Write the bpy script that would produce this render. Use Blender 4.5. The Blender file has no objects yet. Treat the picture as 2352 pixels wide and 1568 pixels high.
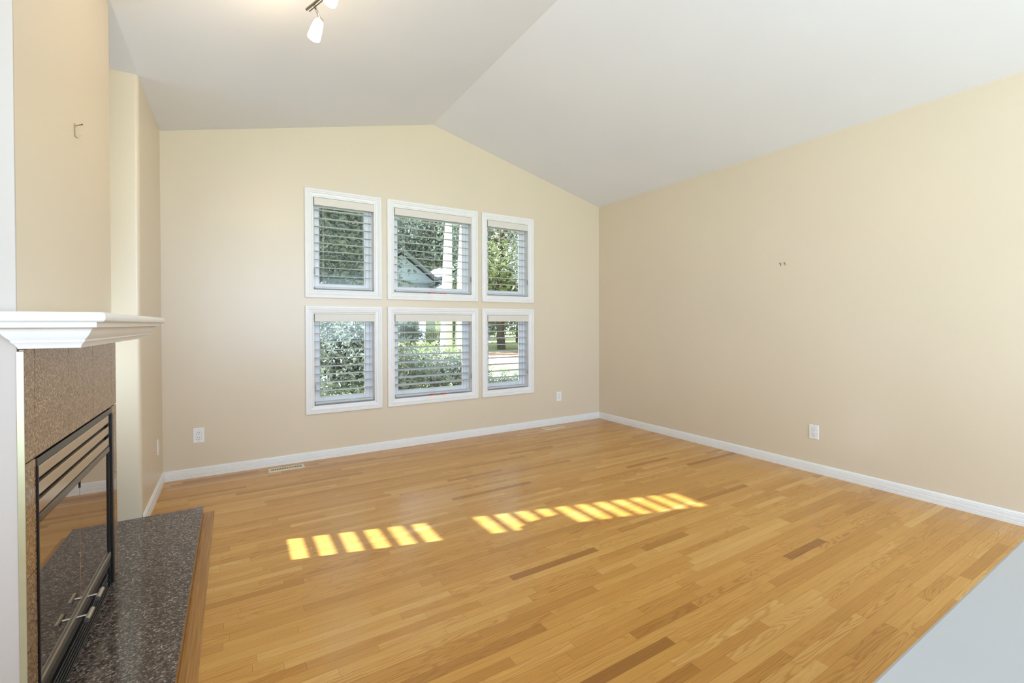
import bpy, bmesh, math, random
from mathutils import Vector, Matrix
sc = bpy.context.scene
C = sc.collection
R = math.radians

# ------------------------------------------------------------------ camera
F_PX, YAW, PITCH, ROLL = 1044.52, 0.5504, 0.0087, 0.0032
CAM = Vector((0, 0, 1.2))
_R = Vector((math.cos(YAW), -math.sin(YAW), 0)); _D = Vector((math.sin(YAW), math.cos(YAW), 0)); _U = Vector((0, 0, 1))
fwd = _D * math.cos(PITCH) - _U * math.sin(PITCH)
upv = _D * math.sin(PITCH) + _U * math.cos(PITCH)
er = _R * math.cos(ROLL) - upv * math.sin(ROLL)
eu = _R * math.sin(ROLL) + upv * math.cos(ROLL)
cd = bpy.data.cameras.new('camera'); cam = bpy.data.objects.new('camera', cd); C.objects.link(cam)
cd.sensor_fit = 'HORIZONTAL'; cd.sensor_width = 36.0; cd.lens = 36.0 * F_PX / 2352
cd.shift_y = -31.67 / 2352; cd.clip_start = 0.02; cd.clip_end = 300
m3 = Matrix((er, eu, -fwd)).transposed()
cam.matrix_world = Matrix.Translation(CAM) @ m3.to_4x4()
sc.camera = cam

# ------------------------------------------------------------------ world, sun, exposure
sc.view_settings.view_transform = 'Standard'; sc.view_settings.look = 'None'
sc.view_settings.gamma = 1.0; sc.view_settings.use_curve_mapping = False
sc.view_settings.exposure = 1.33
sc.cycles.max_bounces = 12; sc.cycles.diffuse_bounces = 8; sc.cycles.glossy_bounces = 4
sc.cycles.transparent_max_bounces = 24
sc.cycles.sample_clamp_indirect = 6.0
wd = bpy.data.worlds.new('sky'); sc.world = wd; wd.use_nodes = True
wn = wd.node_tree.nodes; wl = wd.node_tree.links
bg = wn['Background']; bg.inputs[0].default_value = (0.68, 0.84, 1.0, 1); bg.inputs[1].default_value = 1.15

SUN_DIR = Vector((1.0, -0.285, -0.6)).normalized()
sl = bpy.data.lights.new('sun', 'SUN'); so = bpy.data.objects.new('sun', sl); C.objects.link(so)
sl.energy = 12.0; sl.angle = R(0.55); sl.color = (0.82, 0.93, 1.06)
so.rotation_euler = SUN_DIR.to_track_quat('-Z', 'Y').to_euler(); so.location = (-6, 3, 6)

def area(name, loc, direction, sx, sy, energy, color):
    l = bpy.data.lights.new(name, 'AREA'); o = bpy.data.objects.new(name, l); C.objects.link(o)
    l.shape = 'RECTANGLE'; l.size = sx; l.size_y = sy; l.energy = energy; l.color = color
    o.location = loc; o.rotation_euler = Vector(direction).to_track_quat('-Z', 'Z').to_euler()
    return o
# daylight that the narrow windows beside the chimney breast let in
area('daylight_recess', (-0.93, 3.05, 1.0), (1, 0.25, -0.15), 0.30, 1.1, 3.5, (0.60, 0.80, 1.0))
# added fill lamps behind the camera, standing in for unbuilt, unseen windows
area('fill_back', (1.3, -2.6, 1.35), (0, 1, 0.35), 3.6, 2.3, 70.0, (0.515, 0.70, 1.0))
area('fill_side', (-1.08, -0.7, 1.45), (1, 0.42, 0.22), 2.0, 1.9, 38.0, (0.53, 0.72, 1.0))

# ------------------------------------------------------------------ room measures
D, WL, WR = 4.344, -0.4643, 3.9617
ZR, ZL, XG, ZG = 2.669, 2.670, 1.7363, 3.2117
BACK = -2.8
XOUT = -1.0            # inner face of the outer wall beside the chimney breast
XW, XT = -0.479, -0.465  # chimney wall face, tile face
BY0, BY1 = 1.675, 2.765
PY = 3.44              # near face of the pier
HZ = 0.06              # hearth height

# ------------------------------------------------------------------ materials
def srgb(r, g, b):
    f = lambda c: (c / 255 / 12.92) if c / 255 <= 0.04045 else ((c / 255 + 0.055) / 1.055) ** 2.4
    return (f(r), f(g), f(b), 1)

class NT:
    def __init__(self, name):
        self.m = bpy.data.materials.new(name); self.m.use_nodes = True
        self.n = self.m.node_tree.nodes; self.l = self.m.node_tree.links
        self.b = self.n['Principled BSDF']; self.out = self.n['Material Output']
    def node(self, t, **kw):
        n = self.n.new(t)
        for k, v in kw.items(): setattr(n, k, v)
        return n
    def put(self, sock, v):
        if v is None: return
        if isinstance(v, bpy.types.NodeSocket): self.l.new(v, sock)
        else: sock.default_value = v
    def math(self, op, a, b=None, c=None):
        n = self.node('ShaderNodeMath', operation=op)
        self.put(n.inputs[0], a); self.put(n.inputs[1], b); self.put(n.inputs[2], c)
        return n.outputs[0]
    def coord(self): return self.node('ShaderNodeTexCoord').outputs['Object']
    def xyz(self, v):
        n = self.node('ShaderNodeSeparateXYZ'); self.l.new(v, n.inputs[0]); return n.outputs
    def vec(self, x, y, z):
        n = self.node('ShaderNodeCombineXYZ')
        for i, v in enumerate((x, y, z)): self.put(n.inputs[i], v)
        return n.outputs[0]
    def noise(self, vec, scale, detail=3, rough=0.5):
        n = self.node('ShaderNodeTexNoise'); self.put(n.inputs['Vector'], vec)
        n.inputs['Scale'].default_value = scale; n.inputs['Detail'].default_value = detail; n.inputs['Roughness'].default_value = rough
        return n.outputs['Fac']
    def white(self, vec):
        n = self.node('ShaderNodeTexWhiteNoise', noise_dimensions='3D'); self.put(n.inputs['Vector'], vec); return n.outputs['Value']
    def ramp(self, fac, stops, interp='LINEAR'):
        n = self.node('ShaderNodeValToRGB'); self.put(n.inputs[0], fac); cr = n.color_ramp; cr.interpolation = interp
        while len(cr.elements) < len(stops): cr.elements.new(0.5)
        for e, (p, c) in zip(cr.elements, stops): e.position = p; e.color = c
        return n.outputs[0]
    def mix(self, fac, a, b, blend='MIX'):
        n = self.node('ShaderNodeMix', data_type='RGBA', blend_type=blend)
        self.put(n.inputs[0], fac); self.put(n.inputs[6], a); self.put(n.inputs[7], b); return n.outputs[2]
    def bump(self, h, strength, dist=0.001):
        n = self.node('ShaderNodeBump'); self.put(n.inputs['Height'], h)
        n.inputs['Strength'].default_value = strength; n.inputs['Distance'].default_value = dist
        self.l.new(n.outputs[0], self.b.inputs['Normal'])
    def set(self, color=None, rough=None, metal=None, spec=None, coat=None, coatr=None):
        for k, v in (('Base Color', color), ('Roughness', rough), ('Metallic', metal), ('Specular IOR Level', spec), ('Coat Weight', coat), ('Coat Roughness', coatr)):
            if v is not None: self.put(self.b.inputs[k], v)
        return self.m

def simple(name, col, rough=0.5, metal=0.0, spec=0.5, var=0.03, scale=30, coat=0.0):
    t = NT(name)
    n = t.noise(t.coord(), scale, 3)
    lo = tuple(c * (1 - var) for c in col[:3]) + (1,); hi = tuple(min(1, c * (1 + var)) for c in col[:3]) + (1,)
    t.set(t.ramp(n, [(0.3, lo), (0.7, hi)]), rough, metal, spec, coat)
    return t.m

def paint(name, col, rough, spec, bump=0.06):
    t = NT(name)
    co = t.coord()
    n = t.noise(co, 1.3, 2)
    lo = tuple(c * 0.985 for c in col[:3]) + (1,); hi = tuple(min(1, c * 1.015) for c in col[:3]) + (1,)
    t.set(t.ramp(n, [(0.3, lo), (0.7, hi)]), rough, 0, spec)
    t.bump(t.noise(co, 260, 3), bump, 0.0012)
    return t.m

def oak():
    t = NT('oak_strip_floor')
    co = t.coord(); x, y, z = t.xyz(co)
    W = 0.045
    yr = t.math('DIVIDE', y, W); row = t.math('FLOOR', yr); fy = t.math('FRACT', yr)
    r1 = t.white(t.vec(row, 3.7, 0.0)); r2 = t.white(t.vec(row, 9.1, 4.0))
    L = t.math('MULTIPLY_ADD', r1, 0.6, 0.32)
    xo = t.math('ADD', t.math('DIVIDE', x, L), t.math('MULTIPLY', r2, 17.0))
    brd = t.math('FLOOR', xo); fx = t.math('FRACT', xo)
    idv = t.white(t.vec(row, brd, 1.0)); id2 = t.white(t.vec(row, brd, 7.0))
    off = t.math('MULTIPLY', idv, 60.0)
    tone = t.ramp(idv, [(0.0, (0.30, 0.128, 0.022, 1)), (0.02, (0.40, 0.180, 0.032, 1)), (0.08, (0.53, 0.265, 0.054, 1)),
                        (0.40, (0.60, 0.315, 0.072, 1)), (0.8, (0.64, 0.355, 0.090, 1)), (1.0, (0.70, 0.42, 0.130, 1))])
    # flowing figure: contour lines of a stretched noise, different on each strip
    f1 = t.noise(t.vec(t.math('ADD', t.math('MULTIPLY', x, 1.6), off), t.math('MULTIPLY', y, 17.0), off), 1.0, 2, 0.4)
    lines = t.math('SINE', t.math('MULTIPLY', f1, 95.0))
    amt = t.math('MULTIPLY', t.math('POWER', id2, 1.5), 0.75)
    g1 = t.math('MULTIPLY', t.math('SMOOTH_MAX', lines, 0.0, 0.5), amt)
    g2 = t.noise(t.vec(t.math('ADD', t.math('MULTIPLY', x, 5.0), off), t.math('MULTIPLY', y, 260.0), off), 1.0, 4, 0.6)
    dark = t.mix(1.0, tone, (0.62, 0.47, 0.30, 1), 'MULTIPLY')
    c1 = t.mix(g1, tone, dark)
    c2 = t.mix(t.math('MULTIPLY', t.math('SUBTRACT', g2, 0.33), 1.25), c1, dark)
    big = t.noise(co, 0.9, 2)
    c2 = t.mix(t.math('MULTIPLY', big, 0.22), c2, (0.54, 0.26, 0.05, 1))
    gy = t.math('MULTIPLY', t.math('MINIMUM', fy, t.math('SUBTRACT', 1.0, fy)), W)
    gx = t.math('MULTIPLY', t.math('MINIMUM', fx, t.math('SUBTRACT', 1.0, fx)), L)
    gap = t.math('LESS_THAN', t.math('MINIMUM', gy, gx), 0.0006)
    c3 = t.mix(t.math('MULTIPLY', gap, 0.55), c2, (0.10, 0.045, 0.012, 1))
    t.set(c3, t.math('MULTIPLY_ADD', g2, 0.08, 0.17), 0, 0.42)
    t.bump(t.math('SUBTRACT', t.math('MULTIPLY', g2, 0.15), gap), 0.12, 0.0005)
    return t.m

def plain_oak(name, along):
    t = NT(name); x, y, z = t.xyz(t.coord())
    if along == 'y': x, y = y, x
    g = t.noise(t.vec(t.math('MULTIPLY', x, 4.0), t.math('MULTIPLY', y, 170.0), t.math('MULTIPLY', z, 90.0)), 1.0, 4, 0.6)
    t.set(t.ramp(g, [(0.3, (0.30, 0.135, 0.03, 1)), (0.7, (0.47, 0.235, 0.06, 1))]), 0.25, 0, 0.45)
    return t.m

def granite(name, cols, scale, rough, spec=0.5, stretch=1.0):
    t = NT(name); co = t.coord()
    mp = t.node('ShaderNodeMapping'); t.l.new(co, mp.inputs[0]); mp.inputs['Scale'].default_value = (1, 1, stretch)
    v = t.node('ShaderNodeTexVoronoi'); t.l.new(mp.outputs[0], v.inputs['Vector']); v.inputs['Scale'].default_value = scale; v.inputs['Randomness'].default_value = 1
    s = t.node('ShaderNodeSeparateColor'); t.l.new(v.outputs['Color'], s.inputs[0])
    n = t.noise(mp.outputs[0], scale * 0.45, 5, 0.75)
    f = t.math('MULTIPLY_ADD', s.outputs[0], 0.62, t.math('MULTIPLY_ADD', n, 0.9, -0.26))
    t.set(t.ramp(f, cols), rough, 0, spec)
    return t.m

def glass_pane():
    t = NT('clear_window_glass')
    tr = t.node('ShaderNodeBsdfTransparent'); tr.inputs[0].default_value = (0.95, 0.97, 0.96, 1)
    gl = t.node('ShaderNodeBsdfGlossy'); gl.inputs['Roughness'].default_value = 0.01; gl.inputs[0].default_value = (0.38, 0.37, 0.35, 1)
    fr = t.node('ShaderNodeFresnel'); fr.inputs[0].default_value = 1.45
    mx = t.node('ShaderNodeMixShader'); t.l.new(fr.outputs[0], mx.inputs[0]); t.l.new(tr.outputs[0], mx.inputs[1]); t.l.new(gl.outputs[0], mx.inputs[2])
    t.l.new(mx.outputs[0], t.out.inputs[0]); return t.m

def slat_mat():
    t = NT('white_slat')
    n = t.noise(t.coord(), 25, 2)
    col = t.ramp(n, [(0.3, (0.62, 0.63, 0.645, 1)), (0.7, (0.66, 0.67, 0.685, 1))])
    t.set(col, 0.35, 0, 0.5)
    tl = t.node('ShaderNodeBsdfTranslucent'); tl.inputs[0].default_value = (0.8, 0.82, 0.85, 1)
    mx = t.node('ShaderNodeMixShader'); mx.inputs[0].default_value = 0.18
    t.l.new(t.b.outputs[0], mx.inputs[1]); t.l.new(tl.outputs[0], mx.inputs[2]); t.l.new(mx.outputs[0], t.out.inputs[0])
    return t.m

def leaf_mat(name, stops, transl=0.35):
    t = NT(name)
    g = t.node('ShaderNodeNewGeometry')
    n = t.noise(g.outputs['Position'], 3.5, 3, 0.7)
    oi = t.node('ShaderNodeObjectInfo')
    f = t.math('MULTIPLY_ADD', oi.outputs['Random'], 0.25, t.math('SUBTRACT', n, 0.12))
    col = t.ramp(f, stops)
    t.set(col, 0.4, 0, 0.6)
    tl = t.node('ShaderNodeBsdfTranslucent'); t.l.new(col, tl.inputs[0])
    mx = t.node('ShaderNodeMixShader'); mx.inputs[0].default_value = transl
    t.l.new(t.b.outputs[0], mx.inputs[1]); t.l.new(tl.outputs[0], mx.inputs[2]); t.l.new(mx.outputs[0], t.out.inputs[0])
    return t.m

def shade_glass():
    t = NT('lit_frosted_glass')
    t.set((0.95, 0.93, 0.88, 1), 0.3, 0, 0.5)
    t.b.inputs['Emission Color'].default_value = (1.0, 0.82, 0.55, 1); t.b.inputs['Emission Strength'].default_value = 9.0
    return t.m

M = {}
M['wall'] = paint('beige_wall_paint', (0.695, 0.598, 0.455, 1), 0.34, 0.7)
M['ceil'] = paint('white_ceiling_paint', (0.80, 0.83, 0.90, 1), 0.85, 0.2, 0.12)
M['trim'] = simple('white_trim_paint', (0.80, 0.79, 0.77, 1), 0.32, 0, 0.5, 0.015, 12)
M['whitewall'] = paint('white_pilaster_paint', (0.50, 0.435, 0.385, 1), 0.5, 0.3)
M['oak'] = oak(); M['oak_y'] = plain_oak('oak_border', 'y')
M['tile'] = granite('brown_granite_tile', [(0.0, (0.09, 0.045, 0.018, 1)), (0.30, (0.19, 0.105, 0.047, 1)), (0.52, (0.285, 0.168, 0.082, 1)), (0.72, (0.37, 0.235, 0.125, 1)), (0.92, (0.56, 0.41, 0.26, 1))], 190, 0.14)
M['hearth'] = granite('dark_granite', [(0.0, (0.014, 0.010, 0.009, 1)), (0.32, (0.045, 0.032, 0.026, 1)), (0.56, (0.105, 0.078, 0.064, 1)), (0.74, (0.19, 0.15, 0.13, 1)), (0.94, (0.48, 0.42, 0.38, 1))], 170, 0.10)
M['grout'] = simple('dark_grout', (0.045, 0.025, 0.014, 1), 0.8)
M['brass'] = simple('pale_brass_edge', (0.42, 0.39, 0.25, 1), 0.3, 0.6)
M['black'] = simple('black_metal', (0.012, 0.012, 0.013, 1), 0.28, 0, 0.5)
M['louver'] = simple('bronze_louver', (0.58, 0.46, 0.32, 1), 0.16, 1.0)
M['dkbar'] = simple('dark_bronze_bar', (0.12, 0.095, 0.075, 1), 0.25, 0.8)
M['greybar'] = simple('grey_metal_rail', (0.33, 0.31, 0.28, 1), 0.30, 0.9)
M['mirror'] = simple('smoked_reflective_glass', (0.46, 0.41, 0.36, 1), 0.012, 1.0, 0.5, 0.005, 4)
M['nickel'] = simple('brushed_nickel', (0.52, 0.48, 0.43, 1), 0.22, 1.0)
M['shade'] = shade_glass()
M['glass'] = glass_pane(); M['slat'] = slat_mat()
M['valance'] = simple('cream_valance', (0.70, 0.655, 0.58, 1), 0.4, 0, 0.5, 0.01)
M['vinyl'] = simple('white_vinyl_sash', (0.78, 0.79, 0.80, 1), 0.3, 0, 0.5, 0.01)
M['plate'] = simple('white_plastic', (0.84, 0.84, 0.83, 1), 0.25, 0, 0.5, 0.01)
M['slot'] = simple('dark_slot', (0.03, 0.03, 0.03, 1), 0.7)
M['vent'] = simple('beige_enamel', (0.72, 0.64, 0.47, 1), 0.35, 0.1)
M['red'] = simple('orange_red_plastic', (0.75, 0.10, 0.02, 1), 0.4)
M['nail'] = simple('dark_nail', (0.12, 0.09, 0.06, 1), 0.4, 0.8)
M['hook'] = simple('dull_brass_hook', (0.34, 0.28, 0.18, 1), 0.35, 0.9)
M['counter'] = simple('pale_grey_countertop', (0.36, 0.35, 0.34, 1), 0.35, 0, 0.4, 0.01, 8)
M['lawn'] = NT('lawn_grass').m
M['mulch'] = simple('reddish_mulch', (0.50, 0.30, 0.20, 1), 0.9, 0, 0.2, 0.25, 3)
M['leaf'] = leaf_mat('hazy_green_leaf', [(0.25, (0.15, 0.17, 0.145, 1)), (0.5, (0.235, 0.26, 0.215, 1)), (0.75, (0.37, 0.395, 0.30, 1))])  # outdoor haze is put into these paler, greyer leaf tones
M['leaf_y'] = leaf_mat('yellow_green_leaf', [(0.25, (0.15, 0.19, 0.07, 1)), (0.5, (0.30, 0.34, 0.14, 1)), (0.75, (0.52, 0.53, 0.25, 1))])
M['bark'] = simple('grey_bark', (0.16, 0.13, 0.11, 1), 0.9, 0, 0.2, 0.3, 8)
M['birch'] = simple('pale_bark', (0.62, 0.60, 0.58, 1), 0.8, 0, 0.2, 0.12, 2)
M['siding'] = simple('pale_blue_siding', (0.42, 0.46, 0.52, 1), 0.8, 0, 0.2, 0.03, 2)
M['roofing'] = simple('grey_shingle', (0.24, 0.25, 0.28, 1), 0.9, 0, 0.2, 0.15, 2)
M['winpane'] = simple('dark_window_pane', (0.10, 0.12, 0.15, 1), 0.08)
def _lawn():
    m = M['lawn']; b = m.node_tree.nodes['Principled BSDF']
    n = m.node_tree.nodes.new('ShaderNodeTexNoise'); n.inputs['Scale'].default_value = 0.4; n.inputs['Detail'].default_value = 6
    g = m.node_tree.nodes.new('ShaderNodeNewGeometry'); m.node_tree.links.new(g.outputs['Position'], n.inputs['Vector'])
    r = m.node_tree.nodes.new('ShaderNodeValToRGB'); m.node_tree.links.new(n.outputs['Fac'], r.inputs[0])
    r.color_ramp.elements[0].position = 0.3; r.color_ramp.elements[0].color = (0.30, 0.33, 0.10, 1)
    r.color_ramp.elements[1].position = 0.7; r.color_ramp.elements[1].color = (0.52, 0.50, 0.20, 1)
    m.node_tree.links.new(r.outputs[0], b.inputs['Base Color']); b.inputs['Roughness'].default_value = 0.95
_lawn()

# ------------------------------------------------------------------ mesh helpers
class MB:
    def __init__(self): self.b = bmesh.new()
    def box(self, lo, hi, bev=0.0, seg=2):
        t = bmesh.new()
        vs = [t.verts.new((x, y, z)) for x in (lo[0], hi[0]) for y in (lo[1], hi[1]) for z in (lo[2], hi[2])]
        for f in ((0, 1, 3, 2), (4, 6, 7, 5), (0, 4, 5, 1), (2, 3, 7, 6), (0, 2, 6, 4), (1, 5, 7, 3)): t.faces.new([vs[i] for i in f])
        if bev > 0: bmesh.ops.bevel(t, geom=list(t.edges), offset=bev, segments=seg, profile=0.5, affect='EDGES')
        self._join(t); return self
    def _join(self, t):
        mp = {v: self.b.verts.new(v.co) for v in t.verts}
        for f in t.faces:
            try: self.b.faces.new([mp[v] for v in f.verts])
            except ValueError: pass
        t.free()
    def quad(self, *pts):
        self.b.faces.new([self.b.verts.new(p) for p in pts]); return self
    def rings(self, rings, closed=True, cap0=False, cap1=False):
        vs = [[self.b.verts.new(p) for p in r] for r in rings]
        n = len(vs[0])
        for a, b in zip(vs, vs[1:]):
            for i in range(n if closed else n - 1):
                j = (i + 1) % n; self.b.faces.new((a[i], a[j], b[j], b[i]))
        if cap0: self.b.faces.new(vs[0][::-1])
        if cap1: self.b.faces.new(vs[-1])
        return self
    def tube(self, pts, rad, n=12, caps=True):
        pts = [Vector(p) for p in pts]; rads = rad if isinstance(rad, (list, tuple)) else [rad] * len(pts)
        rs = []; prev = None
        for i, p in enumerate(pts):
            d = (pts[min(i + 1, len(pts) - 1)] - pts[max(i - 1, 0)]).normalized()
            u = prev if prev is not None else (Vector((0, 0, 1)) if abs(d.z) < 0.9 else Vector((1, 0, 0)))
            u = (u - d * u.dot(d)).normalized(); v = d.cross(u); prev = u
            rs.append([p + (u * math.cos(2 * math.pi * k / n) + v * math.sin(2 * math.pi * k / n)) * rads[i] for k in range(n)])
        return self.rings(rs, True, caps, caps)
    def prism(self, poly, axis, a, b):
        """poly: 2-D outline in the two other axes (cyclic order), pushed from a to b along axis"""
        def P(u, v, w):
            return (w, u, v) if axis == 0 else ((u, w, v) if axis == 1 else (u, v, w))
        return self.rings([[P(u, v, a) for u, v in poly], [P(u, v, b) for u, v in poly]], True, True, True)
    def build(self, name, mat, parent=None, smooth=False, loc=None, doubles=True):
        if doubles: bmesh.ops.remove_doubles(self.b, verts=self.b.verts, dist=1e-6)
        bmesh.ops.recalc_face_normals(self.b, faces=self.b.faces)
        me = bpy.data.meshes.new(name)
        if loc is not None: bmesh.ops.translate(self.b, verts=self.b.verts, vec=-Vector(loc))
        self.b.to_mesh(me); self.b.free(); me.materials.append(mat)
        if smooth:
            for p in me.polygons: p.use_smooth = True
        o = bpy.data.objects.new(name, me); C.objects.link(o)
        if parent is not None:
            o.parent = parent
            # parts are drawn in world coordinates: take the parent's place off
            o.matrix_parent_inverse = parent.matrix_world.inverted() if loc is None else Matrix.Identity(4)
        if loc is not None and parent is None: o.location = loc
        return o

def empty(name, loc):
    o = bpy.data.objects.new(name, None); C.objects.link(o); o.location = loc
    o.matrix_world = Matrix.Translation(loc); o.empty_display_size = 0.05
    return o
def tag(o, label, cat, group=None):
    o['label'] = label; o['category'] = cat
    if group: o['group'] = group
    return o
def struct(o): o['kind'] = 'structure'; return o
def auto_smooth(o, ang=35):
    for p in o.data.polygons: p.use_smooth = True
    bm = bmesh.new(); bm.from_mesh(o.data)
    for e in bm.edges: e.smooth = len(e.link_faces) == 2 and e.calc_face_angle(0) < R(ang)
    bm.to_mesh(o.data); bm.free(); return o

# ------------------------------------------------------------------ the shell
struct(MB().box((-1.3, BACK, -0.12), (WR + 0.12, D + 0.02, 0)).build('floor', M['oak']))

# window openings: casing outer edges as measured; the hole is the casing inner edge
CW = 0.066
WX = [(0.5393, 1.2095), (1.2621, 2.2336), (2.2817, 2.9532)]
WZ = [(0.4060, 1.3650), (1.4365, 2.3967)]          # lower row, upper row
WT = 0.15
def wall_with_holes(mb, xs, zs, holes, y0, y1, flip=False):
    P = (lambda u, v, w: (u, w, v)) if not flip else (lambda u, v, w: (w, u, v))
    def inhole(xa, xb, za, zb):
        xm, zm = (xa + xb) / 2, (za + zb) / 2
        return any(h[0] < xm < h[1] and h[2] < zm < h[3] for h in holes)
    for xa, xb in zip(xs, xs[1:]):
        for za, zb in zip(zs, zs[1:]):
            if inhole(xa, xb, za, zb): continue
            for w in (y0, y1): mb.quad(P(xa, za, w), P(xb, za, w), P(xb, zb, w), P(xa, zb, w))
    for h in holes:
        for (a, b) in (((h[0], h[2]), (h[1], h[2])), ((h[1], h[2]), (h[1], h[3])), ((h[1], h[3]), (h[0], h[3])), ((h[0], h[3]), (h[0], h[2]))):
            mb.quad(P(a[0], a[1], y0), P(b[0], b[1], y0), P(b[0], b[1], y1), P(a[0], a[1], y1))
holes = [(a + CW, b - CW, c + CW, d - CW) for (a, b) in WX for (c, d) in WZ]
xl, xr = -1.3, WR + 0.12
xs = sorted({xl, xr} | {v for h in holes for v in h[:2]}); zs = sorted({0.0, 2.42} | {v for h in holes for v in h[2:]})
mb = MB(); wall_with_holes(mb, xs, zs, holes, D, D + WT)
# gable above the windows
sL = (ZG - ZL) / (XG - WL); sR = (ZG - ZR) / (WR - XG)
top = [(xr, 2.42), (xr, ZR - 0.12 * sR + 0.03), (WR, ZR + 0.03), (XG, ZG + 0.03), (WL, ZL + 0.03), (xl, ZL + 0.03), (xl, 2.42)]
low = [(x, 2.42) for x in xs[1:-1]]
for w in (D, D + WT): mb.b.faces.new([mb.b.verts.new((u, w, v)) for u, v in low + top])
struct(mb.build('wall_far', M['wall']))
struct(MB().box((WR, BACK, 0), (WR + 0.12, D, ZR + 0.02)).build('wall_right', M['wall']))
# pier at the end of the fireplace side: rounded corner
r = 0.022
arc = [(WL - r + r * math.sin(a), PY + r - r * math.cos(a)) for a in [i * math.pi / 16 for i in range(9)]]
o = MB().prism([(XOUT - 0.3, PY)] + arc + [(WL, D), (XOUT - 0.3, D)], 2, 0, ZL + 0.01).build('wall_left', M['wall']); struct(auto_smooth(o))
# outer wall of the recess with two narrow windows
RW = [(2.90, 3.21, 0.735, 1.27), (2.90, 3.21, 1.345, 2.27)]
mb = MB(); ysl = sorted({BY1 - 0.05, PY} | {v for h in RW for v in h[:2]}); zsl = sorted({0.0, ZL + 0.01} | {v for h in RW for v in h[2:]})
wall_with_holes(mb, ysl, zsl, RW, XOUT - 0.14, XOUT, True)
struct(mb.build('wall_recess', M['wall']))
struct(MB().box((XOUT - 0.3, BY0 + 0.008, 0), (XW, BY1, ZL + 0.01)).build('wall_chimney', M['wall']))
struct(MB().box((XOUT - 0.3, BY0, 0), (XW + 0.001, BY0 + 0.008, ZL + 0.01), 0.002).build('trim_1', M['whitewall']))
struct(MB().box((XOUT - 0.3, BACK, 0), (XOUT - 0.14, BY0 + 0.008, ZL + 0.01)).build('wall_outer', M['wall']))
# ceilings
struct(MB().box((XOUT - 0.3, BACK, ZL), (WL, D, ZL + 0.10)).build('ceiling_flat', M['ceil']))
struct(MB().prism([(WL, ZL), (XG, ZG), (XG, ZG + 0.10), (WL, ZL + 0.10)], 1, BACK, D).build('ceiling_left', M['ceil']))
struct(MB().prism([(XG, ZG), (WR, ZR), (WR + 0.12, ZR - 0.12 * sR), (WR + 0.12, ZR + 0.1), (XG, ZG + 0.10)], 1, BACK, D).build('ceiling_right', M['ceil']))

# baseboards: ribbed profile (offset from wall, height)
BP = [(0, 0), (0.014, 0), (0.014, 0.018), (0.0115, 0.020), (0.0115, 0.022), (0.014, 0.024), (0.0135, 0.040), (0.011, 0.042), (0.011, 0.044), (0.0125, 0.046), (0.0115, 0.060), (0.009, 0.062), (0.009, 0.064), (0.0105, 0.066), (0.007, 0.074), (0.0, 0.0765)]
struct(MB().rings([[(WL + q, D - q, z) for q, z in BP], [(WR - q, D - q, z) for q, z in BP]], True, True, True).build('baseboard_far', M['trim']))
struct(MB().rings([[(WR - q, D - q, z) for q, z in BP], [(WR - q, BACK, z) for q, z in BP]], True, True, True).build('baseboard_right', M['trim']))
struct(MB().rings([[(WL + q, D - q, z) for q, z in BP], [(WL + q, PY + 0.001, z) for q, z in BP]], True, True, True).build('baseboard_left', M['trim']))

# ------------------------------------------------------------------ windows and their blinds
def rect_rings(mb, x0, x1, z0, z1, prof, P):
    """a mitred frame: prof = list of (inset from the outer edge, height towards the room)"""
    rs = []
    for q, h in prof: rs.append([P(x0 + q, z0 + q, h), P(x1 - q, z0 + q, h), P(x1 - q, z1 - q, h), P(x0 + q, z1 - q, h)])
    mb.rings(rs, True)
CAS = [(0, 0), (0, 0.017), (0.003, 0.019), (0.018, 0.019), (0.020, 0.015), (0.023, 0.015), (0.034, 0.017), (0.037, 0.013), (0.041, 0.013), (0.056, 0.011), (0.060, 0.007), (0.066, 0.006), (0.066, -0.002)]
def make_window(n, x0, x1, z0, z1, crank):
    w = empty('window_%d' % n, ((x0 + x1) / 2, D, z0)); struct(w)
    P = lambda x, z, h: (x, D - h, z)
    mb = MB(); rect_rings(mb, x0, x1, z0, z1, CAS, P); mb.build('window_casing', M['trim'], w)
    a, b, c, d = x0 + CW, x1 - CW, z0 + CW, z1 - CW
    # jamb liner
    mb = MB(); rect_rings(mb, a, b, c, d, [(0, 0.004), (0.004, 0.004), (0.004, -0.085), (0, -0.085)], P); mb.build('window_jamb', M['trim'], w)
    # frame and sash
    mb = MB(); rect_rings(mb, a, b, c, d, [(0.0, -0.080), (0.026, -0.080), (0.028, -0.082), (0.028, -0.125), (0, -0.125), (0, -0.080)], P); mb.build('window_frame', M['vinyl'], w)
    mb = MB(); rect_rings(mb, a, b, c, d, [(0.028, -0.092), (0.030, -0.090), (0.062, -0.090), (0.070, -0.098), (0.070, -0.108), (0.062, -0.118), (0.028, -0.118), (0.028, -0.092)], P); mb.build('window_sash', M['vinyl'], w)
    MB().box((a + 0.066, D + 0.101, c + 0.066), (b - 0.066, D + 0.105, d - 0.066)).build('window_pane', M['glass'], w)
    if crank:
        cx = a + 0.66 * (b - a)
        mb = MB(); mb.box((cx - 0.035, D + 0.058, c + 0.004), (cx + 0.035, D + 0.082, c + 0.020), 0.004)
        mb.tube([(cx + 0.01, D + 0.060, c + 0.018), (cx + 0.01, D + 0.045, c + 0.034), (cx - 0.045, D + 0.040, c + 0.030)], 0.005, 8)
        mb.build('window_crank', M['vinyl'], w)
    if n in (2, 5):
        for s in (0, 1):
            xx = a + (0.44 + 0.15 * s) * (b - a)
            MB().box((xx, D + 0.004, c + 0.004), (xx + 0.055, D + 0.03, c + 0.013), 0.002).build('sash_clip', M['red'], w)
    return w
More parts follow.
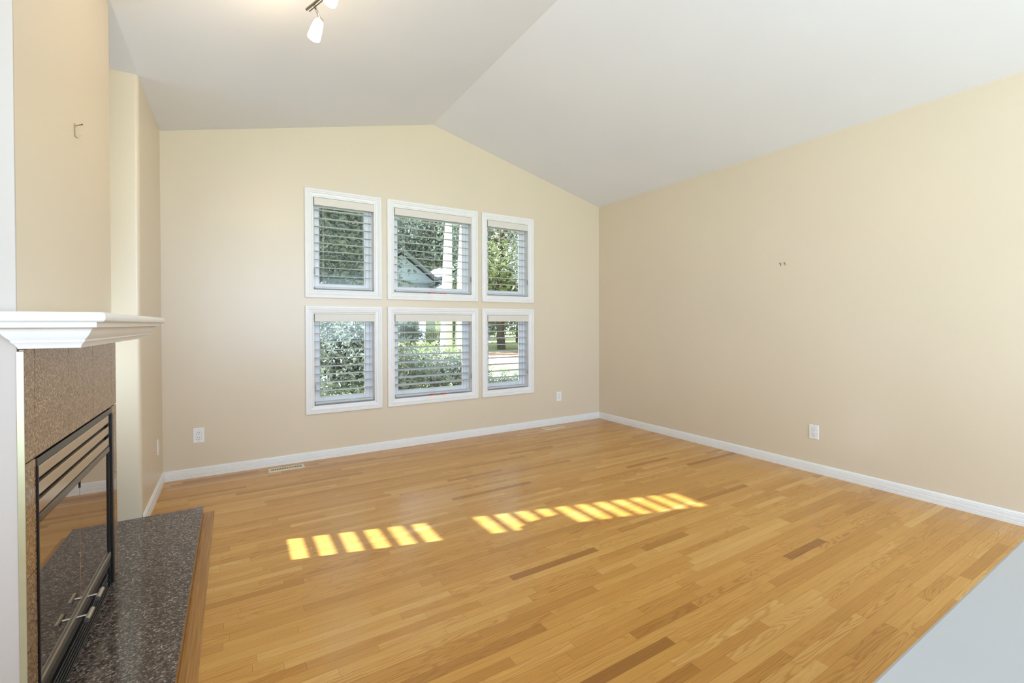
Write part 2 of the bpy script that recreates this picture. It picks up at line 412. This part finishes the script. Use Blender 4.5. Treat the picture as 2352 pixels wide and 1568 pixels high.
def make_blind(x0, x1, z0, z1, label, cord_side, tilt, nsl):
    a, b, c, d = x0 + CW + 0.008, x1 - CW - 0.005, z0 + CW + 0.004, z1 - CW - 0.006
    w = tag(empty('window_blind', ((a + b) / 2, D + 0.035, c)), label, 'blind', 'white slat blinds in the far wall windows')
    MB().box((a, D - 0.004, d - 0.068), (b, D + 0.008, d), 0.002).box((a, D - 0.004, d - 0.068), (a + 0.006, D + 0.05, d), 0.001).build('valance', M['valance'], w)
    MB().box((a + 0.01, D + 0.012, d - 0.05), (b - 0.01, D + 0.06, d - 0.004), 0.002).build('headrail', M['valance'], w)
    zb = c + 0.012
    pitch = 0.0735
    mb = MB(); dep = 0.060; yc = D + 0.040
    z = d - 0.068 - 0.034
    ct, st = math.cos(R(tilt)), math.sin(R(tilt))
    while z > zb + 0.045:
        prof = []
        for k in range(7):
            u = (k / 6 - 0.5) * dep; prof.append((u, 0.0016 + 0.0022 * (1 - (2 * u / dep) ** 2)))
        poly = prof + [(u, v - 0.0030) for u, v in prof[::-1]]
        # positive tilt lowers the room-side edge
        pts = [(yc + u * ct - v * st * 0, z + v + u * st) for u, v in poly]
        mb.prism(pts, 0, a + 0.012, b - 0.012)
        z -= pitch
    mb.build('slats', M['slat'], w)
    MB().box((a + 0.010, D + 0.012, zb), (b - 0.010, D + 0.066, zb + 0.018), 0.004).build('bottom_rail', M['slat'], w)
    mb = MB()
    for f in (0.16, 0.84) if b - a < 0.65 else (0.12, 0.5, 0.88):
        xx = a + f * (b - a)
        for yy in (D + 0.009, D + 0.071): mb.tube([(xx, yy, zb + 0.01), (xx, yy, d - 0.05)], 0.0009, 6)
    mb.build('ladder_cord', M['valance'], w)
    xx = a + 0.006 if cord_side < 0 else b - 0.008
    zt = c + 0.20 if z0 < 1 else c + 0.19
    MB().tube([(xx, D - 0.001, d - 0.06), (xx, D - 0.002, zt)], 0.0012, 6).build('lift_cord', M['valance'], w)
    MB().tube([(xx, D - 0.002, zt + 0.004), (xx, D - 0.002, zt - 0.008), (xx, D - 0.002, zt - 0.048), (xx, D - 0.002, zt - 0.052)], [0.002, 0.004, 0.0065, 0.003], 10).build('tassel', M['greybar'], w)
    return w
info = [(0, 1, 'white slat blind in the upper window nearest the fireplace', -1, 2), (1, 1, 'wide white slat blind in the upper middle window, pale tree trunks behind', 1, 2), (2, 1, 'white slat blind in the narrow upper window nearest the plain wall', 1, 2),
        (0, 0, 'white slat blind in the lower window nearest the fireplace, dark shrub behind', -1, 3), (1, 0, 'wide white slat blind in the lower middle window with sunlit slat tops', 1, 9), (2, 0, 'white slat blind in the narrow lower window nearest the plain wall, mulch bed behind', 1, 6)]
for i, (cx, rz, lab, side, tilt) in enumerate(info):
    (x0, x1), (z0, z1) = WX[cx], WZ[rz]
    make_window(i + 1, x0, x1, z0, z1, rz == 0 and cx != 1)
    make_blind(x0, x1, z0, z1, lab, side, tilt, 10)
# the two narrow windows in the recess beside the chimney
for i, (y0, y1, z0, z1) in enumerate(RW):
    w = struct(empty('window_%d' % (7 + i), (XOUT, (y0 + y1) / 2, z0)))
    P = lambda y, z, h: (XOUT + h, y, z)
    mb = MB(); rect_rings(mb, y0 - CW, y1 + CW, z0 - CW if i else z0 - CW, min(z1 + CW, 2.6), CAS[:1] + [(q * 0.9, h) for q, h in CAS[1:]], P); mb.build('window_casing', M['trim'], w)
    MB().box((XOUT - 0.105, y0, z0), (XOUT - 0.101, y1, z1)).build('window_pane', M['glass'], w)
    mb = MB(); z = z1 - 0.03
    while z > z0 + 0.02:
        mb.box((XOUT - 0.088, y0 + 0.003, z - 0.0015), (XOUT - 0.034, y1 - 0.003, z + 0.0015)); z -= 0.0785
    mb.build('blind_slats', M['slat'], w)

# ------------------------------------------------------------------ fireplace
fp = tag(empty('fireplace', (XT, 2.22, HZ)), 'glass-fronted gas fireplace set in a brown granite tile surround', 'fireplace')
IY0, IY1, IZ1 = 1.752, 2.662, 0.832
mb = MB()
e = 0.0018
def tl(y0, y1, z0, z1): mb.box((XW + 0.003, y0 + e, z0 + e), (XT, y1 - e, z1 - e), 0.0008, 1)
ys = [BY0 + 0.001, 1.748, 2.052, 2.357, 2.668, BY1 - 0.004]
for a, b in zip(ys[1:], ys[2:]): tl(a, b, 0.836, 1.139)
tl(ys[0], ys[1], 0.836, 1.139)
for z0, z1 in ((HZ, 0.22), (0.22, 0.53), (0.53, 0.836)):
    tl(ys[0], IY0 - 0.002, z0, z1); tl(IY1 + 0.002, ys[5], z0, z1)
mb.build('tile_surround', M['tile'], fp)
mb = MB(); mb.box((XW, BY0 + 0.002, HZ), (XW + 0.0045, IY0 - 0.002, 1.138)); mb.box((XW, IY1 + 0.002, HZ), (XW + 0.0045, BY1 - 0.005, 1.138)); mb.box((XW, IY0 - 0.002, 0.834), (XW + 0.0045, IY1 + 0.002, 1.138))
mb.build('grout_bed', M['grout'], fp)
MB().box((XW, BY0 - 0.0035, HZ), (XT + 0.0005, BY0 + 0.0005, 1.132), 0.0008).build('edge_trim', M['brass'], fp)
# insert: black outer frame
mb = MB(); X0 = XT - 0.010; X1 = XT + 0.004
mb.box((X0, IY0, 0.809), (X1 - 0.002, IY1, IZ1), 0.002)
mb.box((X0, IY1 - 0.030, HZ), (X1 + 0.003, IY1, 0.809), 0.002)
mb.box((X0, IY1 - 0.055, HZ), (X1 - 0.004, IY1 - 0.031, 0.809), 0.002)
mb.box((X0, IY0, HZ), (X1, IY0 + 0.006, 0.809), 0.001)
mb.build('insert_frame', M['black'], fp)
MB().box((XW - 0.0, IY0, HZ), (X0 - 0.0005, IY1, IZ1 - 0.002)).build('firebox', M['black'], fp)
GY0, GY1 = IY0 + 0.007, IY1 - 0.056
for z0, z1 in ((0.774, 0.808), (0.726, 0.761), (0.676, 0.712)):
    MB().box((X0, GY0, z0), (XT + 0.001, GY1, z1), 0.003).build('louver', M['louver'], fp)
MB().box((X0, GY0, 0.647), (XT + 0.003, GY1, 0.673), 0.005).build('trim_bar', M['dkbar'], fp)
SEAM = 2.180
hy = {0: 2.104, 1: 2.247}
for k, (y0, y1) in enumerate(((GY0, SEAM - 0.001), (SEAM + 0.001, GY1))):
    g = MB().box((X0 + 0.001, y0, 0.212), (XT - 0.004, y1, 0.645), 0.0015).build('glass_door', M['mirror'], fp)
    mb = MB(); y = hy[k]; zz = 0.198
    mb.tube([(XT - 0.004, y, zz), (XT + 0.030, y, zz)], 0.0042, 12)
    mb.tube([(XT + 0.034, y - 0.036, zz), (XT + 0.034, y + 0.036, zz)], 0.0078, 16)
    h = auto_smooth(mb.build('door_handle', M['nickel'])); h.parent = g; h.matrix_parent_inverse = g.matrix_world.inverted()
    if k == 0:
        MB().box((XT - 0.004, SEAM - 0.0016, 0.622), (XT - 0.001, SEAM + 0.0016, 0.646)).build('door_stop', M['black'], fp)
bpy.context.view_layer.update()
MB().box((X0, GY0, 0.186), (XT + 0.004, GY1, 0.211), 0.003).build('bottom_rail', M['greybar'], fp)
mb = MB(); mb.box((X0, GY0, HZ), (XT - 0.006, GY1, 0.180))
mb.box((X0, GY0, 0.150), (XT + 0.000, GY1, 0.178), 0.002)
for k in range(4): mb.box((XT - 0.006, GY0 + 0.01, 0.076 + k * 0.017), (XT + 0.003, GY1 - 0.05, 0.084 + k * 0.017), 0.002)
mb.box((XT - 0.006, GY0, HZ), (XT + 0.004, GY1, HZ + 0.010), 0.002)
mb.build('lower_grille', M['black'], fp)

# mantel
MP = [(0.0, 1.139), (0.0012, 1.143), (0.005, 1.150), (0.0103, 1.156), (0.0103, 1.160), (0.0149, 1.1655), (0.021, 1.1735), (0.025, 1.181), (0.0285, 1.188), (0.033, 1.1915), (0.0374, 1.193), (0.0409, 1.1945), (0.0409, 1.2078), (0.0563, 1.2085), (0.0610, 1.2120), (0.0632, 1.2185), (0.0628, 1.2260), (0.0600, 1.2315), (0.0555, 1.2345)]
MXa, MXb, MYa, MYb = -0.4735, -0.353, 1.666, 2.802
mant = None
mb = MB()
mb.rings([[(MXa - q * 1.0, MYa - q, z), (MXb + q, MYa - q, z), (MXb + q, MYb + q, z), (MXa - q * 1.0, MYb + q, z)] for q, z in MP], True, True, True)
mant = auto_smooth(mb.build('mantel_shelf', M['trim'], loc=(XT, 2.22, 1.139)), 28)
tag(mant, 'white moulded mantel shelf over the tiled fireplace', 'mantel')

# hearth slab, raised, with oak fascia and border strip
HX = -0.166
hs = tag(empty('hearth', (-0.33, 2.4, 0)), 'raised dark speckled granite hearth in front of the fireplace', 'hearth')
HY0 = 1.0
mb = MB()
mb.box((XW + 0.0005, HY0, HZ - 0.012), (HX, 2.300, HZ), 0.0012)
mb.box((XW + 0.0005, 2.3006, HZ - 0.012), (HX, 2.7665, HZ), 0.0012)
mb.build('granite_slab', M['hearth'], hs)
mb = MB(); mb.box((XOUT, 2.7671, HZ - 0.012), (HX, PY - 0.001, HZ), 0.0012)
mb.build('granite_slab', M['hearth'], hs)
mb = MB(); mb.box((HX - 0.016, HY0, 0.0), (HX - 0.001, PY - 0.001, HZ - 0.012), 0.001); mb.box((WL + 0.018, PY - 0.018, 0), (HX - 0.001, PY - 0.001, HZ - 0.012), 0.001); mb.build('oak_fascia', M['oak_y'], hs)
struct(MB().box((HX, HY0, 0.0), (HX + 0.057, PY + 0.057, 0.0025), 0.0008).build('trim_2', M['oak_y']))

# ------------------------------------------------------------------ wall plates and small things
def outlet(kind, label, cx, cz, wall, w, h):
    """wall: 'far' or 'right'"""
    if wall == 'far': P = lambda u, z, d: (cx + u, D - d, cz + z)
    else: P = lambda u, z, d: (WR - d, cx - u, cz + z)
    def bx(mb, u0, u1, z0, z1, d0, d1, bev=0.0):
        a = P(u0, z0, d0); b = P(u1, z1, d1)
        mb.box([min(i, j) for i, j in zip(a, b)], [max(i, j) for i, j in zip(a, b)], bev)
    t = tag(empty('wall_outlet', P(0, 0, 0)), label, 'outlet', 'white duplex outlets low on the walls')
    mb = MB(); bx(mb, -w / 2, w / 2, -h / 2, h / 2, 0, 0.006, 0.0025); mb.build('cover_plate', M['plate'], t)
    if kind == 'decora':
        mb = MB(); bx(mb, -0.0168, 0.0168, -0.0335, 0.0335, 0.005, 0.0075, 0.001); mb.build('receptacle', M['plate'], t)
        mb = MB(); rb = [(-0.0178, 0.0178, 0.0345, 0.0335), (-0.0178, 0.0178, -0.0335, -0.0345), (-0.0178, -0.0168, -0.0345, 0.0345), (0.0168, 0.0178, -0.0345, 0.0345)]
        for a, b, c, d in rb: bx(mb, a, b, min(c, d), max(c, d), 0.0058, 0.0063)
        mb.build('receptacle_gap', M['greybar'], t)
        cs = (0.017, -0.020)
    else:
        for s in (0.0195, -0.0195):
            mb = MB(); bx(mb, -0.0165, 0.0165, s - 0.014, s + 0.014, 0.005, 0.0075, 0.0015); mb.build('receptacle', M['plate'], t)
        cs = (0.0195, -0.0195)
    mb = MB()
    for s in cs:
        bx(mb, -0.0075, -0.0050, s + 0.000, s + 0.009, 0.0070, 0.0078); bx(mb, 0.0050, 0.0075, s + 0.001, s + 0.008, 0.0070, 0.0078); bx(mb, -0.0025, 0.0025, s - 0.011, s - 0.006, 0.0070, 0.0078)
    mb.build('slots', M['slot'], t)
    for s in ((0.047, -0.047) if kind == 'decora' else (0.0,)):
        mb = MB(); bx(mb, -0.0028, 0.0028, s - 0.0028, s + 0.0028, 0.005, 0.0068, 0.001); mb.build('screw', M['greybar'], t)
    return t
outlet('decora', 'oversized white outlet plate on the far wall near the pier corner', -0.2357, 0.329, 'far', 0.074, 0.118)
outlet('duplex', 'small white outlet on the far wall between the windows and the plain wall', 3.320, 0.329, 'far', 0.070, 0.110)
outlet('decora', 'white outlet low on the long plain beige wall', 1.834, 0.327, 'right', 0.070, 0.113)
t = tag(empty('wall_plate', (WL, 4.085, 0.33)), 'narrow white blank plate on the short pier wall behind the hearth', 'wall plate')
MB().box((WL, 4.06, 0.275), (WL + 0.006, 4.112, 0.385), 0.002).build('cover_plate', M['plate'], t)
for s in (-0.04, 0.04): MB().tube([(WL + 0.005, 4.085, 0.33 + s), (WL + 0.0068, 4.085, 0.33 + s)], 0.003, 10).build('screw', M['greybar'], t)

def register(label, x0, x1, y0, y1, nslot):
    t = tag(empty('floor_register', ((x0 + x1) / 2, (y0 + y1) / 2, 0)), label, 'floor vent', 'floor vents below the windows')
    mb = MB(); ia, ib, ja, jb = x0 + 0.022, x1 - 0.022, y0 + 0.026, y1 - 0.026
    P = lambda x, y, h: (x, y, h)
    rs = []
    for q, h in ((0, 0), (0, 0.002), (0.006, 0.005), (0.022, 0.006), (0.022, 0.001)):
        qy = q if q < 0.02 else 0.026
        rs.append([(x0 + q, y0 + qy, h), (x1 - q, y0 + qy, h), (x1 - q, y1 - qy, h), (x0 + q, y1 - qy, h)])
    mb.rings(rs, True); mb.build('register_frame', M['vent'], t)
    MB().box((ia, ja, 0.0006), (ib, jb, 0.0012)).build('duct_opening', M['slot'], t)
    mb = MB(); n = nslot; p = (ib - ia) / n
    for k in range(1, n): mb.box((ia + k * p - p * 0.22, ja, 0.0013), (ia + k * p + p * 0.22, jb, 0.0055))
    mb.build('register_bars', M['vent'], t)
register('beige slotted floor vent below the window nearest the fireplace', 0.238, 0.508, 4.157, 4.257, 18)
register('beige floor vent near the corner of the plain wall', 2.997, 3.278, 4.158, 4.257, 22)

# picture hook above the mantel, two nails on the plain wall
hk = tag(empty('picture_hook', (XW, 2.215, 1.90)), 'small empty brass picture hook on the wall above the mantel', 'hook')
hx, hyy, hz = XW + 0.0015, 2.212, 1.89
MB().tube([(hx, hyy, hz + 0.032), (hx, hyy, hz - 0.010), (hx + 0.003, hyy, hz - 0.017), (hx + 0.009, hyy, hz - 0.018), (hx + 0.014, hyy, hz - 0.011), (hx + 0.016, hyy, hz - 0.004)], 0.0017, 8).tube([(hx, hyy, hz + 0.012), (hx + 0.016, hyy, hz + 0.028)], 0.0013, 8).build('hook_body', M['hook'], hk)
MB().tube([(hx + 0.020, hyy, hz + 0.033), (hx - 0.003, hyy, hz + 0.022)], [0.0016, 0.0012], 8).tube([(hx + 0.0195, hyy, hz + 0.033), (hx + 0.021, hyy, hz + 0.0335)], 0.0034, 10).build('hook_nail', M['nail'], hk)
for y, lab in ((2.096, 'dark nail in the plain wall, the one nearer the windows'), (2.061, 'dark nail in the plain wall, the one farther from the windows')):
    z = 1.698 if y > 2.08 else 1.699
    n = tag(empty('wall_nail', (WR, y, z)), lab, 'nail', 'nails in the plain wall')
    MB().tube([(WR, y, z), (WR - 0.016, y, z + 0.006)], 0.0016, 8).build('nail_shank', M['nail'], n)
    MB().tube([(WR - 0.015, y, z + 0.0056), (WR - 0.017, y, z + 0.0064)], 0.0042, 10).build('nail_head', M['nail'], n)
    MB().box((WR - 0.002, y - 0.0028, z - 0.016), (WR - 0.0002, y + 0.0028, z + 0.002), 0.0005).build('wall_anchor', M['hook'], n)

# ------------------------------------------------------------------ track light
tr = tag(empty('track_light', (0.42, 2.35, 2.85)), 'brushed nickel track light with lit frosted glass shades on the sloped ceiling', 'ceiling light')
def onray(px, py, t):
    rr = (px - 1176) / F_PX; uu = -(py - 784 + 31.67) / F_PX
    v = er * rr + eu * uu + fwd
    return CAM + v * t
A0 = onray(704, 22, 2.20)
bd = Vector((math.cos(R(65)), -math.sin(R(65)), 0.246 * math.cos(R(65)))).normalized()
MB().tube([A0, A0 + bd * 0.62], 0.0062, 14).build('track_bar', M['nickel'], tr, True)
off = Vector((0.008, 0.003, -0.009))
MB().tube([A0 + off + bd * 0.01, A0 + off + bd * 0.61], 0.0028, 10).build('track_rod', M['nickel'], tr, True)
mid = A0 + bd * 0.31
cz = lambda x: ZL + sL * (x - WL)
nrm = Vector((sL, 0, -1)).normalized()
cc = Vector((mid.x, mid.y, cz(mid.x)))
MB().tube([cc, cc + nrm * 0.004, cc + nrm * 0.020, cc + nrm * 0.026], [0.062, 0.065, 0.060, 0.045], 32).build('canopy', M['nickel'], tr, True)
MB().tube([cc + nrm * 0.02, mid], 0.006, 12).build('stem', M['nickel'], tr, True)
def head(att, joint, tip):
    """a lamp head: arm from the bar to the joint, tapered glass shade from joint to tip"""
    hd = MB().tube([att, joint], 0.0058, 12).build('lamp_head', M['nickel'], tr, True)
    ax = (tip - joint).normalized(); L = (tip - joint).length
    side = ax.cross(fwd).normalized()
    def sub(mb, n, m):
        o = auto_smooth(mb.build(n, m), 50); o.parent = hd; o.matrix_parent_inverse = hd.matrix_world.inverted()
    mb = MB(); k = 12
    # forked yoke over the socket
    yk = [joint - side * 0.016 + ax * 0.030, joint - side * 0.014 + ax * 0.008, joint - ax * 0.002, joint + side * 0.014 + ax * 0.008, joint + side * 0.016 + ax * 0.030]
    mb.tube(yk, [0.004, 0.005, 0.006, 0.005, 0.004], 10)
    mb.tube([joint + ax * 0.004, joint + ax * 0.022], 0.013, 20)
    sub(mb, 'lamp_yoke', M['nickel'])
    outer = [(0.010, 0.012), (0.0155, 0.014), (0.0190, 0.019), (0.0215, 0.030), (0.0260, 0.065), (0.0288, L - 0.008), (0.0288, L - 0.001), (0.0280, L)]
    inner = [(0.027, L - 0.001), (0.0265, L - 0.010), (0.024, 0.060), (0.019, 0.026), (0.003, 0.022)]
    prof = outer + inner
    mb = MB(); mb.tube([joint + ax * s for _, s in prof], [q for q, _ in prof], 32, True)
    bmesh.ops.remove_doubles(mb.b, verts=mb.b.verts, dist=1e-7)
    sub(mb, 'lamp_shade', M['shade'])
    pl = bpy.data.lights.new('lamp_glow', 'POINT'); po = bpy.data.objects.new('lamp_glow', pl); C.objects.link(po)
    pl.energy = 1.15; pl.color = (1.0, 0.70, 0.38); pl.shadow_soft_size = 0.03; po.location = tip + ax * 0.05
def lathe_safe(): pass
J = onray(735, 42, 2.19)
head(onray(722, 12, 2.185), J, onray(720.5, 87, 2.17))
J2 = onray(778, -46, 2.06); head(A0 + bd * 0.20, J2, onray(757, 6, 2.03))
J3 = A0 + bd * 0.56 + Vector((-0.01, -0.03, 0.0)); head(A0 + bd * 0.55, J3, J3 + Vector((-0.05, -0.04, -0.08)))

# ------------------------------------------------------------------ kitchen counter under the camera
kc = tag(empty('kitchen_counter', (1.1, -0.15, 0)), 'pale grey countertop corner in the near foreground over the oak floor', 'counter')
MB().box((-0.35, -0.48, 0.862), (2.3, 0.1655, 0.90), 0.003).build('countertop', M['counter'], kc)
MB().box((-0.30, -0.46, 0.0), (2.25, 0.13, 0.8615), 0.002).build('cabinet_body', M['trim'], kc)

# ------------------------------------------------------------------ outdoors
GZ = -0.35
struct(MB().box((-60, -40, GZ - 0.4), (90, 110, GZ)).build('ground', M['lawn']))
random.seed(4)
def polar(az, dist):
    a = R(az); return Vector((dist * math.sin(a), dist * math.cos(a), GZ))
struct(MB().prism([(p.x, p.y) for p in (polar(26, 17.5), polar(37, 17.5), polar(37, 26), polar(26, 26))], 2, GZ, GZ + 0.03).build('mulch_ground', M['mulch']))
def leaf_mesh(name, mat, n, rx, ry, z0, z1, size, hollow=0.45, seed=1):
    rnd = random.Random(seed); vs = []; fs = []
    clumps = []
    for i in range(max(6, n // 70)):
        while 1:
            p = Vector((rnd.uniform(-1, 1), rnd.uniform(-1, 1), rnd.uniform(-1, 1)))
            if hollow < p.length < 1: break
        clumps.append(p)
    for i in range(n):
        c = clumps[i % len(clumps)]
        p = c + Vector((rnd.gauss(0, 0.16), rnd.gauss(0, 0.16), rnd.gauss(0, 0.13)))
        P = Vector((p.x * rx, p.y * ry, (z0 + z1) / 2 + p.z * (z1 - z0) / 2))
        d = Vector((rnd.gauss(0, 1), rnd.gauss(0, 1), rnd.gauss(0, 0.7))).normalized()
        u = d.cross(Vector((rnd.gauss(0, 1), rnd.gauss(0, 1), rnd.gauss(0, 1)))).normalized()
        s = size * rnd.uniform(0.6, 1.3); w = s * 0.42; k = len(vs)
        nn = d.cross(u) * s * 0.12
        vs += [P - d * s * 0.5, P + u * w * 0.5 + nn, P + d * s * 0.5, P - u * w * 0.5 + nn]
        fs += [(k, k + 1, k + 2), (k, k + 2, k + 3)]
    me = bpy.data.meshes.new(name); me.from_pydata([tuple(v) for v in vs], [], fs); me.materials.append(mat); return me
def plant(name, cat, label, group, leafmesh, trunkmesh, loc, sc_, rz):
    root = tag(empty(name, (0, 0, 0)), label, cat, group)
    for nm, me in (('foliage', leafmesh), ('trunk' if cat == 'tree' else 'stems', trunkmesh)):
        o = bpy.data.objects.new(nm, me); C.objects.link(o); o.parent = root
    root.location = loc; root.scale = sc_; root.rotation_euler = (0, 0, rz)
    return root
def trunk_mesh(name, h, r, mat, branches, seed):
    rnd = random.Random(seed); mb = MB()
    mb.tube([(0, 0, -0.15), (0.02 * h, 0, h * 0.4), (0, 0.03 * h, h * 0.8)], [r, r * 0.7, r * 0.25], 10)
    for i in range(branches):
        a = rnd.uniform(0, 6.28); z = h * rnd.uniform(0.3, 0.7); l = h * rnd.uniform(0.15, 0.3)
        mb.tube([(0.01 * h, 0.01 * h, z), (l * 0.6 * math.cos(a), l * 0.6 * math.sin(a), z + l * 0.5), (l * math.cos(a), l * math.sin(a), z + l)], [r * 0.35, r * 0.22, r * 0.08], 7)
    o = mb.build(name, mat, None, True); me = o.data; bpy.data.objects.remove(o); return me
def stem_mesh(name, h, n, seed):
    rnd = random.Random(seed); mb = MB()
    for i in range(n):
        a = rnd.uniform(0, 6.28); q = h * rnd.uniform(0.2, 0.45)
        mb.tube([(0.03 * math.cos(a), 0.03 * math.sin(a), -0.05), (q * 0.5 * math.cos(a), q * 0.5 * math.sin(a), h * 0.4), (q * math.cos(a), q * math.sin(a), h * 0.8)], [0.014, 0.010, 0.005], 6)
    o = mb.build(name, M['bark'], None, True); me = o.data; bpy.data.objects.remove(o); return me
TL = leaf_mesh('tree_foliage', M['leaf'], 9000, 2.3, 2.3, 0.6, 8.6, 0.26, 0.25, 11)
TLh = leaf_mesh('high_tree_foliage', M['leaf'], 5000, 2.0, 2.0, 6.2, 10.0, 0.26, 0.25, 13)
TLy = leaf_mesh('bright_tree_foliage', M['leaf_y'], 7000, 2.0, 2.0, 0.9, 5.0, 0.22, 0.2, 12)
TT = trunk_mesh('tree_trunk', 7.5, 0.2, M['bark'], 14, 3); TB = trunk_mesh('birch_trunk', 9.0, 0.36, M['birch'], 0, 5)
SL = leaf_mesh('shrub_foliage', M['leaf'], 4200, 0.75, 0.65, 0.05, 1.75, 0.085, 0.2, 21)
SLy = leaf_mesh('low_shrub_foliage', M['leaf_y'], 2600, 0.8, 0.7, 0.05, 1.25, 0.08, 0.2, 22)
SLo = leaf_mesh('open_shrub_foliage', M['leaf'], 1500, 0.85, 0.7, 0.10, 1.35, 0.09, 0.1, 23)
ST = stem_mesh('shrub_stems', 1.4, 9, 7)
trees = [(2, 26, 1.35, 'd'), (8.0, 29, 1.5, 'd'), (12.8, 33, 1.55, 'd'), (15.2, 62, 2.0, 'd'), (19.8, 64, 2.2, 'd'), (24.5, 64, 2.2, 'd'), (28.0, 36, 1.5, 'd'), (32.4, 38, 1.55, 'd'), (36.8, 25, 1.1, 'd'), (41, 21, 1.0, 'd'),
         (30.2, 27.5, 1.3, 'y'), (34.6, 28.5, 1.3, 'y'), (26.2, 33, 0.9, 'y'), (10, 64, 2.2, 'd'), (22, 86, 2.9, 'd'), (29, 66, 2.2, 'd'), (34, 64, 2.0, 'd')]
tl_ = {0: 'dark leafy tree outside the upper window nearest the fireplace, at its near edge', 1: 'dark leafy tree seen through the upper window nearest the fireplace', 2: 'dark leafy tree filling the far edge of the upper window nearest the fireplace',
       3: 'dark tree between the upper window pair, outside near the neighbour house', 4: 'tall dark tree above the gables in the upper middle window', 5: 'tall dark tree behind the pale trunks in the upper middle window',
       6: 'tall dark tree seen at the near edge of the narrow upper window', 7: 'dark tree across the narrow upper window nearest the plain wall', 8: 'dark tree outside beyond the far edge of the narrow windows', 9: 'dark tree farthest along the garden edge',
       10: 'sunlit yellow-green tree low in the narrow upper window', 11: 'sunlit yellow-green tree behind the lawn in the narrow lower window', 12: 'small yellow-green tree at the far edge of the lower middle window'}
for i, (az, ds, s, k) in enumerate(trees):
    plant('leafy_tree', 'tree', tl_.get(i, 'distant dark tree on the horizon behind the neighbour house'), 'trees outside the windows' if i < 13 else 'distant trees on the horizon', TL if k == 'd' else TLy, TT, polar(az, ds), (s, s, s), random.uniform(0, 6))
for az, lab in ((23.3, 'pale tree trunk in the middle of the upper middle window'), (25.1, 'pale tree trunk near the edge of the upper middle window')):
    plant('pale_tree', 'tree', lab, 'pale trunks outside', TLh, TB, polar(az, 22), (0.9, 0.9, 1.25), random.uniform(0, 6))
shrubs = [(8.5, 6.6, 1.05, 's'), (11.5, 6.9, 1.08, 's'), (14.6, 6.7, 0.98, 's'), (17.2, 7.4, 0.95, 'o'), (20, 7.6, 0.9, 'o'), (23, 7.5, 0.92, 'o'), (26, 7.7, 0.88, 'o'), (18.5, 10.5, 0.8, 'y'), (22, 11.0, 0.9, 'y'), (28.5, 8.2, 0.44, 's'), (31, 8.4, 0.42, 's'), (33.5, 8.5, 0.44, 's'), (25, 11.5, 0.8, 'y')]
sl_ = ['dense dark shrub behind the lower window nearest the fireplace, at its near edge', 'dense dark shrub filling the lower window nearest the fireplace', 'dense dark shrub at the far edge of the lower window nearest the fireplace',
       'open dark shrub at the near edge of the lower middle window', 'open dark shrub, second along the lower middle window', 'open dark shrub, third along the lower middle window', 'open dark shrub at the far edge of the lower middle window',
       'yellow-green shrub on the lawn behind the open shrubs, nearest the fireplace end', 'yellow-green shrub on the lawn behind the middle of the lower middle window', 'low dark hedge shrub at the near edge of the narrow lower window',
       'low dark hedge shrub in the middle of the narrow lower window', 'low dark hedge shrub at the far edge of the narrow lower window', 'yellow-green shrub on the lawn farthest towards the narrow window']
for (az, ds, s, k), lab in zip(shrubs, sl_):
    plant('garden_shrub', 'shrub', lab, 'shrubs outside the lower windows', {'s': SL, 'o': SLo, 'y': SLy}[k], ST, polar(az, ds), (s, s, s), random.uniform(0, 6))
for i, (az, lab) in enumerate(((15.5, 'far hedge bush before the pale house, nearest the fireplace end'), (18.7, 'far hedge bush before the pale house, second along'), (21.9, 'far hedge bush before the pale house, third along'), (25.1, 'far hedge bush before the pale house, nearest the plain wall end'))):
    plant('hedge_bush', 'shrub', lab, 'hedge before the neighbour house', SLy if i == 2 else SL, ST, polar(az, 31), (1.25, 1.25, 1.0), random.uniform(0, 6))
# neighbour's house
hc = polar(21.2, 44)
hs_ = tag(empty('neighbour_house', hc), 'pale grey-blue house with two gables seen through the upper middle window', 'house')
def hbox(n, m, a, b): return MB().box((hc.x + a[0], hc.y + a[1], GZ + a[2]), (hc.x + b[0], hc.y + b[1], GZ + b[2])).build(n, m, hs_)
hbox('house_wall', M['siding'], (-6, 0, 0), (6, 7, 5.4))
hbox('garage_wall', M['siding'], (-1.5, -3, 0), (5, 0, 3.6))
def gable(n, x0, x1, y0, y1, z0, z1):
    xm = (x0 + x1) / 2
    MB().prism([(hc.x + x0 + 0.4, GZ + z0), (hc.x + x1 - 0.4, GZ + z0), (hc.x + xm, GZ + z1 - 0.3)], 1, hc.y + y0 + 0.5, hc.y + y1).build('gable_wall', M['siding'], hs_)
    MB().prism([(hc.x + x0, GZ + z0 - 0.1), (hc.x + xm, GZ + z1), (hc.x + x1, GZ + z0 - 0.1), (hc.x + x1, GZ + z0 + 0.12), (hc.x + xm, GZ + z1 + 0.25), (hc.x + x0, GZ + z0 + 0.12)], 1, hc.y + y0, hc.y + y1).build('roof', M['roofing'], hs_)
gable('g', -6.5, 1.0, -0.8, 7, 5.4, 8.2); gable('g', 0.0, 6.6, -0.6, 7, 5.2, 7.4); gable('g', -2.0, 5.4, -3.8, 0, 3.6, 5.6)
for x, z in ((-4.2, 3.2), (-2.4, 3.2), (2.6, 4.2)):
    f = hbox('window_frame', M['trim'], (x - 0.6, -0.06, z), (x + 0.6, 0.0, z + 1.3))
    MB().box((hc.x + x - 0.5, hc.y - 0.08, GZ + z + 0.1), (hc.x + x + 0.5, hc.y - 0.05, GZ + z + 1.2)).build('house_pane', M['winpane'], hs_)
hbox('garage_door', M['trim'], (-0.6, -3.06, 0), (4.1, -3.0, 2.4))
bpy.context.view_layer.update()
